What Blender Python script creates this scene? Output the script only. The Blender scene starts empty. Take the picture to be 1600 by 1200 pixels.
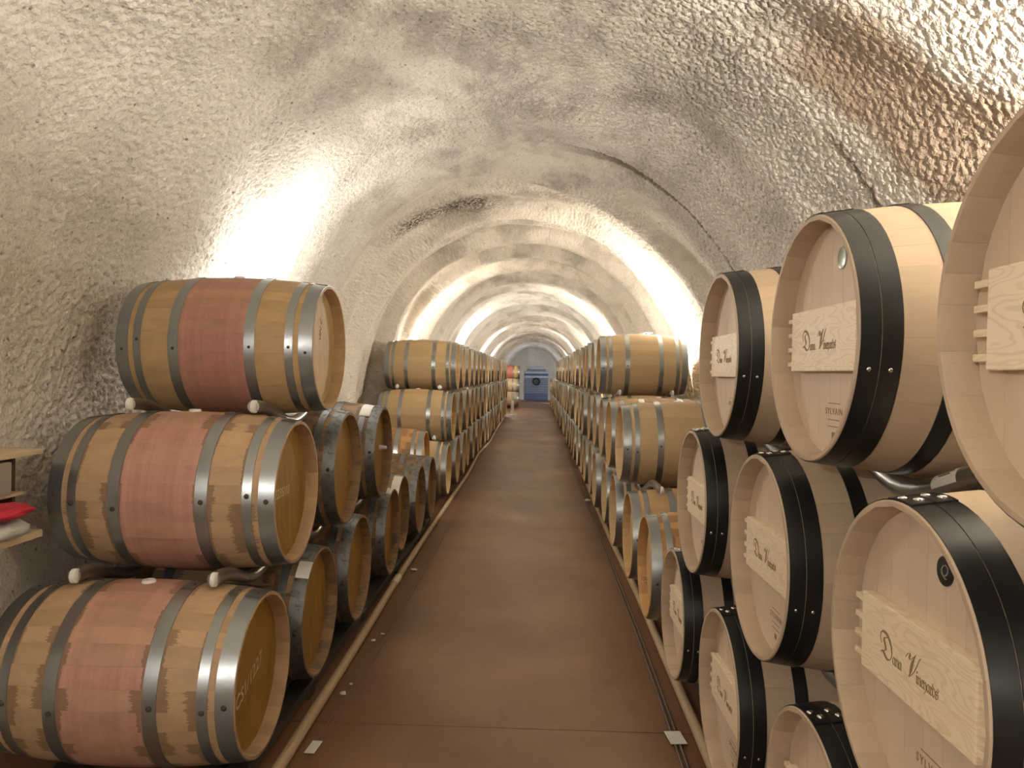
import bpy, bmesh, math, random
import numpy as np
from mathutils import Vector, Matrix
random.seed(7)
rng = np.random.RandomState(5)
PI = math.pi
sc = bpy.context.scene
C = sc.collection

# ------------------------------------------------------------------ camera, world, exposure
H = 1.65                                   # eye height above the floor
camd = bpy.data.cameras.new('camera'); cam = bpy.data.objects.new('camera', camd); C.objects.link(cam)
YAW, PITCH, ROLL = 0.0313, 0.0149, 0.0177
fw = Vector((-math.sin(YAW)*math.cos(PITCH), math.cos(YAW)*math.cos(PITCH), -math.sin(PITCH)))
rt0 = Vector((math.cos(YAW), math.sin(YAW), 0)); up0 = rt0.cross(fw)
rt = rt0*math.cos(ROLL)+up0*math.sin(ROLL); up = -rt0*math.sin(ROLL)+up0*math.cos(ROLL)
cam.matrix_world = Matrix(((rt.x, up.x, -fw.x, 0), (rt.y, up.y, -fw.y, 0), (rt.z, up.z, -fw.z, H), (0, 0, 0, 1)))
camd.sensor_width = 36; camd.lens = 1193.5/1600*36; camd.clip_start = .02; camd.clip_end = 200
sc.camera = cam
w = bpy.data.worlds.new('world'); sc.world = w; w.use_nodes = True
w.node_tree.nodes['Background'].inputs[0].default_value = (.5, .55, .6, 1)
w.node_tree.nodes['Background'].inputs[1].default_value = .02
sc.view_settings.view_transform = 'Standard'; sc.view_settings.look = 'None'
sc.view_settings.gamma = 1; sc.view_settings.use_curve_mapping = False
sc.view_settings.exposure = 1.38
LAMP_W = 46.0

# ------------------------------------------------------------------ helpers
def link(o): C.objects.link(o); return o
def mesh_obj(name, me, parent=None, loc=(0,0,0), rot=(0,0,0)):
    o = bpy.data.objects.new(name, me); link(o)
    o.location = loc; o.rotation_euler = rot
    if parent: o.parent = parent
    return o
def empty(name, loc, rotz=0):
    o = bpy.data.objects.new(name, None); link(o); o.empty_display_size = .1
    o.location = loc; o.rotation_euler = (0, 0, rotz); return o
def tag(o, label=None, cat=None, group=None, kind=None):
    if label: o['label'] = label
    if cat: o['category'] = cat
    if group: o['group'] = group
    if kind: o['kind'] = kind
    return o
def from_np(name, V, F, mat=None, smooth=True, sharp=None):
    me = bpy.data.meshes.new(name)
    V = np.asarray(V, np.float32); F = np.asarray(F, np.int32); k = F.shape[1]
    me.vertices.add(len(V)); me.vertices.foreach_set('co', V.ravel())
    me.loops.add(F.size); me.loops.foreach_set('vertex_index', F.ravel())
    me.polygons.add(len(F)); me.polygons.foreach_set('loop_start', np.arange(0, F.size, k, dtype=np.int32))
    me.polygons.foreach_set('use_smooth', np.full(len(F), smooth))
    me.update(calc_edges=True); me.validate()
    if mat: me.materials.append(mat)
    if sharp: me.set_sharp_from_angle(angle=math.radians(sharp))
    return me
def from_bm(name, bm, mat=None, smooth=False, sharp=None):
    bmesh.ops.recalc_face_normals(bm, faces=bm.faces[:])
    me = bpy.data.meshes.new(name); bm.to_mesh(me); bm.free()
    if smooth or sharp:
        for p in me.polygons: p.use_smooth = True
    if sharp: me.set_sharp_from_angle(angle=math.radians(sharp))
    if mat:
        for m in (mat if isinstance(mat, (list, tuple)) else [mat]): me.materials.append(m)
    return me
def box_bm(sx, sy, sz, bevel=0, loc=(0,0,0), bm=None):
    b = bmesh.new(); bmesh.ops.create_cube(b, size=1)
    bmesh.ops.scale(b, vec=(sx, sy, sz), verts=b.verts)
    if bevel: bmesh.ops.bevel(b, geom=b.edges[:], offset=bevel, segments=2, affect='EDGES', profile=.6)
    bmesh.ops.translate(b, vec=loc, verts=b.verts)
    if bm is None: return b
    t = bpy.data.meshes.new('tmp'); b.to_mesh(t); b.free(); bm.from_mesh(t); bpy.data.meshes.remove(t); return bm
def lathe(prof, seg, mat=None, name='lathe', closed=True, sharp=40, axis='x', a0=0, a1=2*PI):
    """revolve profile points (x, r) about the X axis; closed profile -> a ring body"""
    n = len(prof); full = abs(a1-a0-2*PI) < 1e-6
    m = seg if full else seg+1
    A = a0+(a1-a0)*np.arange(m)/seg
    P = np.array(prof, float)
    V = np.zeros((m, n, 3)); V[:, :, 0] = P[None, :, 0]
    V[:, :, 1] = P[None, :, 1]*np.cos(A)[:, None]; V[:, :, 2] = P[None, :, 1]*np.sin(A)[:, None]
    F = []
    for i in range(seg):
        j = (i+1) % m
        for k in range(n if closed else n-1):
            l = (k+1) % n
            F.append((i*n+k, i*n+l, j*n+l, j*n+k))
    V = V.reshape(-1, 3)
    if axis == 'z': V = V[:, [1, 2, 0]]
    return from_np(name, V, F, mat, True, sharp)
def tube_np(path, r, seg=10, caps=True):
    P = np.asarray(path, float); n = len(P)
    T = np.gradient(P, axis=0); T /= np.linalg.norm(T, axis=1)[:, None]
    upv = np.array([0, 0, 1.]) if abs(T[0, 2]) < .9 else np.array([1., 0, 0])
    X = np.cross(T, upv); X /= np.linalg.norm(X, axis=1)[:, None]; Y = np.cross(X, T)
    A = 2*PI*np.arange(seg)/seg
    r = np.broadcast_to(np.asarray(r, float), (n,))
    V = P[:, None]+r[:, None, None]*(np.cos(A)[None, :, None]*X[:, None]+np.sin(A)[None, :, None]*Y[:, None])
    F = [(i*seg+k, i*seg+(k+1) % seg, (i+1)*seg+(k+1) % seg, (i+1)*seg+k) for i in range(n-1) for k in range(seg)]
    V = V.reshape(-1, 3)
    if caps:
        V = np.vstack([V, P[0], P[-1]]); a = len(V)-2; b = len(V)-1; e = (n-1)*seg
        for k in range(seg):
            F.append((a, (k+1) % seg, k, k)); F.append((b, e+k, e+(k+1) % seg, e+(k+1) % seg))
    return V, F
def tube(name, path, r, mat, seg=10, parent=None):
    V, F = tube_np(path, r, seg, False)
    n = len(path)
    bm = bmesh.new(); vs = [bm.verts.new(v) for v in V]
    for f in F: bm.faces.new([vs[i] for i in f])
    bm.faces.new(vs[:seg]); bm.faces.new(vs[-seg:])
    me = from_bm(name, bm, mat, True, 50)
    return mesh_obj(name, me, parent)

# ------------------------------------------------------------------ numpy noise
_perm = rng.permutation(4096).astype(np.int64)
def _h(ix, iy, iz):
    return _perm[(_perm[(_perm[ix & 4095]+iy) & 4095]+iz) & 4095]
_grad = rng.normal(size=(4096, 3)); _grad /= np.linalg.norm(_grad, axis=1)[:, None]
def perlin(P):
    P = np.asarray(P, float); i = np.floor(P).astype(np.int64); f = P-i
    u = f*f*f*(f*(f*6-15)+10); out = 0
    for dx in (0, 1):
        for dy in (0, 1):
            for dz in (0, 1):
                g = _grad[_h(i[:, 0]+dx, i[:, 1]+dy, i[:, 2]+dz)]
                d = (g*(f-np.array([dx, dy, dz]))).sum(1)
                wt = (u[:, 0] if dx else 1-u[:, 0])*(u[:, 1] if dy else 1-u[:, 1])*(u[:, 2] if dz else 1-u[:, 2])
                out = out+wt*d
    return out

# ------------------------------------------------------------------ materials
class NT:
    def __init__(s, name):
        s.m = bpy.data.materials.new(name); s.m.use_nodes = True; s.t = s.m.node_tree
        s.b = s.t.nodes['Principled BSDF']; s.out = s.t.nodes['Material Output']
    def n(s, typ, **kw):
        x = s.t.nodes.new(typ)
        for k, v in kw.items(): setattr(x, k, v)
        return x
    def l(s, a, b): s.t.links.new(a, b)
    def put(s, v, sock):
        if isinstance(v, bpy.types.NodeSocket): s.l(v, sock)
        else: sock.default_value = v
    def math(s, op, a, b=0.0, c=None, clamp=False):
        x = s.n('ShaderNodeMath', operation=op, use_clamp=clamp)
        s.put(a, x.inputs[0]); s.put(b, x.inputs[1])
        if c is not None: s.put(c, x.inputs[2])
        return x.outputs[0]
    def vm(s, op, a, b):
        x = s.n('ShaderNodeVectorMath', operation=op); s.put(a, x.inputs[0]); s.put(b, x.inputs[1]); return x.outputs[0]
    def noise(s, vec, scale, detail=3, rough=.5):
        x = s.n('ShaderNodeTexNoise'); s.put(vec, x.inputs['Vector']); x.inputs['Scale'].default_value = scale
        x.inputs['Detail'].default_value = detail; x.inputs['Roughness'].default_value = rough; return x.outputs['Fac']
    def ss(s, v, a, b):
        x = s.n('ShaderNodeMapRange', interpolation_type='SMOOTHSTEP'); s.put(v, x.inputs[0])
        s.put(a, x.inputs[1]); s.put(b, x.inputs[2]); return x.outputs[0]
    def mix(s, f, a, b, mode='MIX'):
        x = s.n('ShaderNodeMix', data_type='RGBA', blend_type=mode)
        s.put(f, x.inputs[0]); s.put(a, x.inputs[6]); s.put(b, x.inputs[7]); return x.outputs[2]
    def obj(s): return s.n('ShaderNodeTexCoord').outputs['Object']
    def rnd(s): return s.n('ShaderNodeObjectInfo').outputs['Random']
    def sep(s, v):
        x = s.n('ShaderNodeSeparateXYZ'); s.l(v, x.inputs[0]); return x.outputs
    def bump(s, h, strength=.3, dist=.01):
        x = s.n('ShaderNodeBump'); x.inputs['Strength'].default_value = strength; x.inputs['Distance'].default_value = dist
        s.l(h, x.inputs['Height']); s.l(x.outputs[0], s.b.inputs['Normal'])
    def base(s, c): s.put(c, s.b.inputs['Base Color'])
    def rough(s, r): s.put(r, s.b.inputs['Roughness'])
def rgb(h, k=1.0):
    """sRGB 0-255 triple -> linear rgba"""
    f = lambda c: ((c/255+.055)/1.055)**2.4 if c > 10 else c/255/12.92
    return (f(h[0])*k, f(h[1])*k, f(h[2])*k, 1)
def simple(name, col, rough=.5, metal=0, noise=.0, nscale=20):
    m = NT(name); m.rough(rough); m.b.inputs['Metallic'].default_value = metal
    if noise:
        f = m.noise(m.obj(), nscale, 4)
        d = tuple(c*(1-noise) for c in col[:3])+(1,)
        m.base(m.mix(f, d, col))
    else: m.base(col)
    return m.m
HOOPS_GREY = (.44, .375, .205, .165)
def stave_mat(name, col, var=.25, band=None, stain=None, dirt=None, rough=.62):
    """oak stave: grain along X, tone differs stave by stave; wine band round the belly; dark seep stains beside the hoops"""
    m = NT(name); o = m.obj(); r = m.rnd()
    off = m.n('ShaderNodeCombineXYZ'); m.l(m.math('MULTIPLY', r, 37.0), off.inputs[0]); m.l(m.math('MULTIPLY', r, 91.0), off.inputs[1])
    v = m.vm('ADD', o, off.outputs[0])
    gv = m.vm('MULTIPLY', v, (2.2, 34, 34))
    g = m.noise(gv, 1.6, 5, .6); g2 = m.noise(gv, 7, 3)
    lo = tuple(c*(1-var) for c in col[:3])+(1,); hi = tuple(min(1, c*(1+var*.55)) for c in col[:3])+(1,)
    c = m.mix(m.math('ADD', m.math('MULTIPLY', r, .62), m.math('MULTIPLY', g, .38)), lo, hi)
    c = m.mix(m.math('MULTIPLY', m.ss(g2, .55, .8), .22), c, tuple(x*.6 for x in col[:3])+(1,))
    ax = m.math('ABSOLUTE', m.sep(o)[0])
    if band:
        hw, bc, soft, strg = band
        e = m.math('ADD', ax, m.math('MULTIPLY', m.math('SUBTRACT', m.math('FRACT', m.math('MULTIPLY', r, 7.31)), .5), soft))
        e = m.math('ADD', e, m.math('MULTIPLY', m.math('SUBTRACT', m.noise(m.vm('MULTIPLY', v, (4, 60, 60)), 1.5, 3), .5), soft*.7))
        f = m.ss(e, hw+.03, hw-.02)
        f = m.math('MULTIPLY', f, m.math('ADD', .55, m.math('MULTIPLY', m.math('FRACT', m.math('MULTIPLY', r, 13.7)), .45)))
        tone = m.ss(m.noise(m.vm('MULTIPLY', o, (9, 0, 0)), 1.0, 3, .6), .38, .62)
        bl = tuple(min(1, x*1.25+.04) for x in bc[:3])+(1,)
        c = m.mix(m.math('MULTIPLY', f, strg), c, m.mix(tone, bc, bl))
    if stain:
        amt, scol = stain; tot = None
        for k, hx in enumerate(((.32, 1), (.27, -1), (.13, 1))):
            d = m.math('MULTIPLY', m.math('SUBTRACT', m.math('ABSOLUTE', m.math('SUBTRACT', ax, .475-hx[0])), .0), 1.0)
            L = m.math('MULTIPLY', m.math('POWER', m.math('FRACT', m.math('MULTIPLY', r, 17.3+k*9.7)), 2.2), amt)
            nz = m.noise(m.vm('MULTIPLY', v, (10, 150, 150)), 1.0, 3)
            L2 = m.math('MULTIPLY', L, m.math('MULTIPLY', m.math('ADD', nz, .1), 1.7))
            f = m.math('LESS_THAN', d, L2)
            tot = f if tot is None else m.math('MAXIMUM', tot, f)
        c = m.mix(m.math('MULTIPLY', tot, .62), c, scol)
    if dirt:
        dn = m.ss(m.noise(m.vm('MULTIPLY', v, (3, 6, 6)), 2.5, 5, .65), .42, .7)
        c = m.mix(m.math('MULTIPLY', dn, dirt[0]), c, dirt[1])
    m.base(c); m.rough(rough); m.bump(g, .12, .004)
    return m.m
def head_mat(name, col, smear=None, var=.16):
    m = NT(name); o = m.obj(); r = m.rnd()
    off = m.n('ShaderNodeCombineXYZ'); m.l(m.math('MULTIPLY', r, 53.0), off.inputs[0]); m.l(m.math('MULTIPLY', r, 17.0), off.inputs[2])
    v = m.vm('ADD', o, off.outputs[0])
    g = m.noise(m.vm('MULTIPLY', v, (30, 30, 2.5)), 1.6, 5, .6)
    lo = tuple(c*(1-var) for c in col[:3])+(1,); hi = tuple(min(1, c*(1+var*.6)) for c in col[:3])+(1,)
    c = m.mix(m.math('ADD', m.math('MULTIPLY', r, .5), m.math('MULTIPLY', g, .5)), lo, hi)
    if smear:
        f = m.ss(m.noise(m.vm('MULTIPLY', o, (9, 9, 4)), 1.3, 4), .5, .72)
        c = m.mix(m.math('MULTIPLY', f, smear[0]), c, smear[1])
    m.base(c); m.rough(.6); m.bump(g, .1, .003); return m.m
def steel_mat(name, col, rough=.34, spot=.3, rust=0):
    m = NT(name); o = m.obj(); m.b.inputs['Metallic'].default_value = .9
    n = m.noise(o, 26, 4, .6); n2 = m.noise(o, 7, 3)
    c = m.mix(m.math('MULTIPLY', n, spot*2), col, tuple(x*(1-spot) for x in col[:3])+(1,))
    c = m.mix(m.math('MULTIPLY', n2, .4), c, tuple(x*.75 for x in col[:3])+(1,))
    if rust: c = m.mix(m.math('MULTIPLY', m.ss(n, .52, .68), rust), c, rgb((70, 50, 30)))
    m.base(c); m.rough(m.math('ADD', rough-.08, m.math('MULTIPLY', n, .18))); return m.m
def bar_mat():
    m = NT('pine_grain'); o = m.obj(); r = m.rnd()
    off = m.n('ShaderNodeCombineXYZ'); m.l(m.math('MULTIPLY', r, 9.0), off.inputs[0]); m.l(m.math('MULTIPLY', r, 5.0), off.inputs[2])
    v = m.vm('ADD', m.vm('MULTIPLY', o, (1, 1.0, 5.0)), off.outputs[0])
    wv = m.n('ShaderNodeTexNoise'); m.l(v, wv.inputs['Vector']); wv.inputs['Scale'].default_value = 3.2; wv.inputs['Detail'].default_value = 2
    w_ = m.math('SINE', m.math('MULTIPLY', wv.outputs['Fac'], 105.0))
    f = m.ss(w_, .1, 1.0)
    c = m.mix(m.math('MULTIPLY', f, .27), rgb((238, 219, 188)), rgb((190, 158, 116)))
    m.base(c); m.rough(.55); return m.m

M = {}
TAN = rgb((186, 152, 104)); PALE = rgb((196, 168, 134)); OCH = rgb((168, 128, 58)); OLD = rgb((176, 138, 92))
M['st_rose'] = stave_mat('oak_rose_band', rgb((182, 150, 106)), .2, (.165, rgb((150, 92, 90)), .012, .9), None, (.25, rgb((110, 84, 60))))
M['st_wine'] = stave_mat('oak_wine_band', rgb((184, 152, 116)), .2, (.18, rgb((166, 116, 104)), .04, .85), (.05, rgb((104, 80, 54))), (.2, rgb((100, 72, 52))))
M['st_dirty'] = stave_mat('oak_weathered', rgb((150, 118, 82)), .25, None, (.1, rgb((70, 52, 36))), (.8, rgb((92, 82, 70))))
M['st_spill'] = stave_mat('oak_spilled', rgb((196, 150, 96)), .22, (.12, rgb((170, 104, 84)), .15, .6), (.1, rgb((128, 88, 52))), (.25, rgb((140, 110, 80))))
M['st_tan'] = stave_mat('oak_tan', rgb((190, 162, 120)), .14)
M['st_pink'] = stave_mat('oak_pink_shoulder', rgb((188, 152, 104)), .14, (.12, rgb((170, 112, 92)), .08, .8))
M['st_new'] = stave_mat('oak_new_pale', rgb((186, 164, 138)), .16)
M['hd_ochre'] = head_mat('head_ochre', rgb((150, 112, 44)), (.5, rgb((104, 74, 28))), .12)
M['hd_tan'] = head_mat('head_tan', rgb((200, 170, 122)), (.25, rgb((140, 104, 58))))
M['hd_new'] = head_mat('head_new', rgb((210, 188, 162)), None, .1)
M['galv'] = steel_mat('galvanised_steel', (.40, .42, .42, 1), .33, .25)
M['galv_old'] = steel_mat('galvanised_steel_dull', (.30, .31, .31, 1), .42, .45, .5)
M['black_hoop'] = simple('black_painted_hoop', (.010, .010, .009, 1), .33)
M['rivet_dark'] = simple('rivet_dark', (.075, .05, .03, 1), .6, .3)
M['rivet_bright'] = simple('rivet_bright', (.75, .74, .70, 1), .2, 1)
M['bar'] = bar_mat()
M['burn'] = simple('burnt_lettering', rgb((140, 114, 80)), .7)
M['chalk'] = simple('chalk', rgb((200, 186, 150)), .9)
M['pencil'] = simple('pencil_mark', rgb((96, 70, 40)), .8)
M['white'] = simple('white_silicone', rgb((226, 222, 214)), .5)
M['tape'] = simple('white_tape', rgb((214, 210, 200)), .6, 0, .1, 60)
M['tube'] = steel_mat('steel_tube', (.42, .40, .37, 1), .3, .2)
M['tube_dull'] = steel_mat('steel_tube_dull', (.22, .2, .17, 1), .45, .3)
M['disc_green'] = simple('grey_green_seal', rgb((150, 156, 142)), .25, .3)
M['disc_black'] = simple('black_seal', (.02, .017, .012, 1), .45)

# far barrel wood: staves drawn as faint tone change round the axis
def far_mat(name, col, band=None):
    m = NT(name); o = m.obj(); s = m.sep(o); r = m.rnd()
    a = m.math('MULTIPLY', m.math('ARCTAN2', s[1], s[2]), 28/(2*PI)); fl = m.math('FLOOR', a)
    wn = m.n('ShaderNodeTexWhiteNoise', noise_dimensions='1D'); m.l(m.math('ADD', fl, m.math('MULTIPLY', r, 99.0)), wn.inputs['W'])
    lo = tuple(c*.82 for c in col[:3])+(1,); hi = tuple(min(1, c*1.1) for c in col[:3])+(1,)
    t = m.math('ADD', m.math('MULTIPLY', wn.outputs[0], .6), m.math('MULTIPLY', r, .4))
    c = m.mix(t, lo, hi)
    if band: c = m.mix(m.ss(m.math('ABSOLUTE', s[0]), .2, .15), c, band)
    m.base(c); m.rough(.6); return m.m
M['far_tan'] = far_mat('oak_far', rgb((194, 168, 128)))
M['far_red'] = far_mat('oak_far_red', rgb((190, 156, 96)), rgb((176, 104, 88)))

# ------------------------------------------------------------------ tunnel shell
XC, AW, Z0, BH, NEXP = -.17, 2.10, 1.2, 2.32, 2.15
def profile():
    pts = []
    for z in np.linspace(0, Z0, 200): pts.append((XC-AW, z))
    for t in np.linspace(PI, 0, 3000)[1:-1]:
        c, s_ = math.cos(t), math.sin(t)
        pts.append((XC+AW*math.copysign(abs(c)**(2/NEXP), c), Z0+BH*abs(s_)**(2/NEXP)))
    for z in np.linspace(Z0, 0, 200): pts.append((XC+AW, z))
    P = np.array(pts); d = np.r_[0, np.cumsum(np.linalg.norm(np.diff(P, axis=0), axis=1))]
    return P, d
PP, DD = profile()
def at_s(s): return np.stack([np.interp(s, DD, PP[:, 0]), np.interp(s, DD, PP[:, 1])], 1)
TOT = DD[-1]
fine = .0098
S = np.r_[np.arange(0, 1.0, .06), np.arange(1.0, TOT-1.0, fine), np.arange(TOT-1.0, TOT+.01, .06)]
S[-1] = TOT
ys = [-5.0]
while ys[-1] < 47.0:
    y = ys[-1]
    ys.append(y+(.12 if y < 1.1 else .0098 if y < 5.6 else min(.09, .0098+(y-5.6)*.005)))
Y = np.array(ys)
B = at_s(S); T = at_s(np.clip(S+.01, 0, TOT))-at_s(np.clip(S-.01, 0, TOT)); T /= np.linalg.norm(T, axis=1)[:, None]
NRM = np.stack([T[:, 1], -T[:, 0]], 1)          # points into the tunnel
ns, ny = len(S), len(Y)
gs = np.repeat(np.arange(ns)[None], ny, 0).ravel(); gy = np.repeat(Y[:, None], ns, 1).ravel()
base = np.stack([B[gs, 0], gy, B[gs, 1]], 1)
sv = S[gs]
def shell_disp(base, sv, gy):
    # ribs of sprayed concrete round the bore, lumps, and popcorn grain
    hol = -.05*np.exp(-((gy-1.35-.65*base[:, 2])/.3)**2)*np.clip((base[:, 0]-.6)/.5, 0, 1)*np.clip((base[:, 2]-1.9)/.4, 0, 1)
    ph = perlin(np.stack([sv*.35, gy*.18, gy*0+3.3], 1))
    rib = .06*np.sin(2*PI*(gy/1.75+ph*1.1))+.04*np.sin(2*PI*(gy/.83+ph*1.7+.3))
    amp = np.clip((gy-4)/6, .15, 1)
    low = .06*perlin(base*np.array([.8, .55, .8]))+.03*perlin(base*1.9)
    seam = -.03*np.exp(-((gy-6.35-.10*perlin(np.stack([sv*1.3, gy*0, gy*0], 1)))/.035)**2)*np.clip((sv-TOT*.47)/.8, 0, 1)
    near = gy < 16
    g = np.zeros(len(gy))
    q = base[near]
    k = np.clip(1.4-q[:, 1]/16, .3, 1)
    sst = lambda a, lo, hi: (lambda t: t*t*(3-2*t))(np.clip((a-lo)/(hi-lo), 0, 1))
    p1 = sst(perlin(q*42), -.18, .2); p2 = sst(perlin(q*70+7), -.25, .25)
    patch = np.clip(.75+.9*perlin(q*.9+11), .3, 1.3)
    g[near] = k*patch*(.78+.25*sst(q[:, 0], .2, 1.0))*(.016*p1+.007*p2-.012)
    d = rib*amp+low+seam+g+hol
    return d*np.clip((base[:, 2]-.65)/.5, 0, 1)
dsp = shell_disp(base, sv, gy)
narrow = 1-.2*np.clip((gy-38.5)/6, 0, 1)                       # the bore closes in a little towards its end
V = base.copy(); V[:, 0] += NRM[gs, 0]*dsp; V[:, 2] += NRM[gs, 1]*dsp
V[:, 0] = XC+(V[:, 0]-XC)*narrow; V[:, 2] *= (1-.08*np.clip((gy-38.5)/6, 0, 1))
def shotcrete():
    m = NT('sprayed_concrete'); o = m.obj(); s = m.sep(o)
    n1 = m.noise(o, 1.1, 5, .6); n2 = m.noise(m.vm('MULTIPLY', o, (1, .55, 1)), 2.3, 4, .6); n3 = m.noise(o, 33, 4, .65)
    c = m.mix(m.ss(n1, .35, .68), rgb((222, 213, 200)), rgb((204, 196, 182)))
    c = m.mix(m.math('MULTIPLY', m.ss(n2, .52, .72), .4), c, rgb((154, 146, 132)))
    # smoky stain along the crown
    cr = m.ss(s[2], 2.7, 3.5)
    c = m.mix(m.math('MULTIPLY', m.math('MULTIPLY', cr, m.ss(m.noise(m.vm('MULTIPLY', o, (1.4, .9, 1)), 1.4, 5, .65), .42, .66)), .6), c, rgb((132, 122, 110)))
    # pits
    vo = m.n('ShaderNodeTexVoronoi'); m.l(o, vo.inputs['Vector']); vo.inputs['Scale'].default_value = 13
    pit = m.math('MULTIPLY', m.ss(vo.outputs['Distance'], .16, .05), m.ss(n3, .42, .55))
    c = m.mix(m.math('MULTIPLY', pit, .75), c, rgb((84, 72, 56)))
    c = m.mix(m.math('MULTIPLY', m.ss(n3, .56, .7), .3), c, rgb((150, 136, 112)))
    pit_shade = m.n('ShaderNodeTexVoronoi'); m.l(o, pit_shade.inputs['Vector']); pit_shade.inputs['Scale'].default_value = 36  # finer dark specks: self-shade of small pits put into the colour
    c = m.mix(m.math('MULTIPLY', m.math('MULTIPLY', m.ss(pit_shade.outputs['Distance'], .34, .14), m.ss(n3, .36, .5)), .3), c, rgb((122, 110, 92)))
    # black mould streak over the crown on the left, y about 8.7
    d = m.math('ABSOLUTE', m.math('SUBTRACT', s[1], m.math('ADD', 8.55, m.math('MULTIPLY', s[0], .35))))
    mould = m.math('MULTIPLY', m.ss(d, .4, .05), m.math('MULTIPLY', m.ss(s[0], -1.75, -1.3), m.ss(s[0], -.25, -.7)))
    mould = m.math('MULTIPLY', mould, m.math('MULTIPLY', m.ss(s[2], 2.3, 2.6), m.ss(n3, .4, .56)))
    c = m.mix(m.math('MULTIPLY', mould, .9), c, rgb((44, 38, 24)))
    # brown slanting band high on the near right wall
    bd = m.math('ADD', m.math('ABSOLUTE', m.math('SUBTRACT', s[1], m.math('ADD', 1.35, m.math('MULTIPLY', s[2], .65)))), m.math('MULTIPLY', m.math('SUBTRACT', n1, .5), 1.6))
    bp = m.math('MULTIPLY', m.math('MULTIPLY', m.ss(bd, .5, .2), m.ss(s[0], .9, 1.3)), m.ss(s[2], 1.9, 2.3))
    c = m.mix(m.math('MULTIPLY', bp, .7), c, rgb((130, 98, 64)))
    # green-black mould on the left wall behind the stack
    gd = m.math('MULTIPLY', m.math('MULTIPLY', m.ss(m.math('ABSOLUTE', m.math('SUBTRACT', s[1], 7.9)), .5, .1), m.ss(s[0], -1.7, -1.95)),
                m.math('MULTIPLY', m.ss(s[2], 2.35, 1.9), m.ss(m.noise(o, 9, 5, .7), .5, .62)))
    c = m.mix(m.math('MULTIPLY', gd, .8), c, rgb((78, 70, 40)))
    # rough seam line
    sd = m.math('ABSOLUTE', m.math('SUBTRACT', s[1], m.math('ADD', 6.3, m.math('MULTIPLY', m.noise(m.vm('MULTIPLY', o, (1, 0, 1)), 2.2, 3), .18))))
    sl = m.math('MULTIPLY', m.ss(sd, .075, .03), m.ss(s[0], -.1, .7))
    c = m.mix(m.math('MULTIPLY', sl, .7), c, rgb((96, 82, 64)))
    cd = m.math('ABSOLUTE', m.math('SUBTRACT', s[1], m.math('ADD', 3.72, m.math('MULTIPLY', m.noise(o, 3.0, 3), .12))))
    cm = m.math('MULTIPLY', m.ss(cd, .045, .012), m.math('MULTIPLY', m.ss(s[0], 1.0, 1.2), m.math('MULTIPLY', m.ss(s[2], 2.2, 2.35), m.ss(s[2], 2.9, 2.75))))
    c = m.mix(m.math('MULTIPLY', cm, .75), c, rgb((92, 76, 58)))
    m.base(c); m.rough(.95)
    m.b.inputs['Specular IOR Level'].default_value = .15
    m.bump(m.math('ADD', m.ss(m.noise(o, 62, 2, .5), .4, .6), m.math('MULTIPLY', m.noise(o, 150, 3, .6), .5)), .5, .007); return m.m
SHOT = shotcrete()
zc = 2.25
iL = int(np.argmax(B[:, 1] > zc)); iR = ns-1-int(np.argmax(B[::-1, 1] > zc))
def strip(name, i0, i1):
    idx = (np.arange(ny)[:, None]*ns+np.arange(i0, i1+1)[None])
    Vv = V[idx.ravel()]; k = i1-i0+1
    a = (np.arange(ny-1)[:, None]*k+np.arange(k-1)[None]).ravel()
    F = np.stack([a, a+k, a+k+1, a+1], 1)
    return tag(mesh_obj(name, from_np(name, Vv, F, SHOT, True)), kind='structure')
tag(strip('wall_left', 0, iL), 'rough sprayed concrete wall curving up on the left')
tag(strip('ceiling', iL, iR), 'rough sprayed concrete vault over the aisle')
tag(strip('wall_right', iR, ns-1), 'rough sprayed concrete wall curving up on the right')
def end_wall(name, y, arr):
    P = arr; n = len(P)
    bm = bmesh.new()
    f = [bm.verts.new((p[0], y, p[1])) for p in P]; b = [bm.verts.new((p[0], y+.3, p[1])) for p in P]
    bm.faces.new(f); bm.faces.new(b[::-1])
    for i in range(n): bm.faces.new((f[i], f[(i+1) % n], b[(i+1) % n], b[i]))
    return tag(mesh_obj(name, from_bm(name, bm, SHOT)), kind='structure')
big = at_s(np.linspace(0, TOT, 60)); big = np.stack([XC+(big[:, 0]-XC)*1.1, big[:, 1]*1.05], 1)
tag(end_wall('wall_back', 46.9, big), 'concrete end wall around the blue door')
end_wall('wall_front', -5.1, big)

# ------------------------------------------------------------------ floor of poured slabs
def floor_mat():
    m = NT('stained_concrete'); o = m.n('ShaderNodeNewGeometry').outputs['Position']; s = m.sep(o)
    n1 = m.noise(o, .9, 5, .6); n2 = m.noise(m.vm('MULTIPLY', o, (1, .5, 1)), 3.2, 5, .65); n3 = m.noise(o, 40, 3)
    c = m.mix(m.ss(n1, .3, .7), rgb((112, 80, 54)), rgb((138, 106, 76)))
    c = m.mix(m.math('MULTIPLY', m.ss(n2, .55, .75), .5), c, rgb((146, 116, 84)))
    c = m.mix(m.math('MULTIPLY', m.ss(n2, .45, .3), .4), c, rgb((92, 58, 36)))
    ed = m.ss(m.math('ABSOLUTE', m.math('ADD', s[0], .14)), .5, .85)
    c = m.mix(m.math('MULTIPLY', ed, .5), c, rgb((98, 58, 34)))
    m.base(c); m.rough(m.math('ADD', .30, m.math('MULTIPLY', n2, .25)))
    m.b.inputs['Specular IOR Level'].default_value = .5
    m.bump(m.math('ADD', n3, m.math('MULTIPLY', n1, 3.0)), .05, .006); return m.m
FLOORM = floor_mat()
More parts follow.
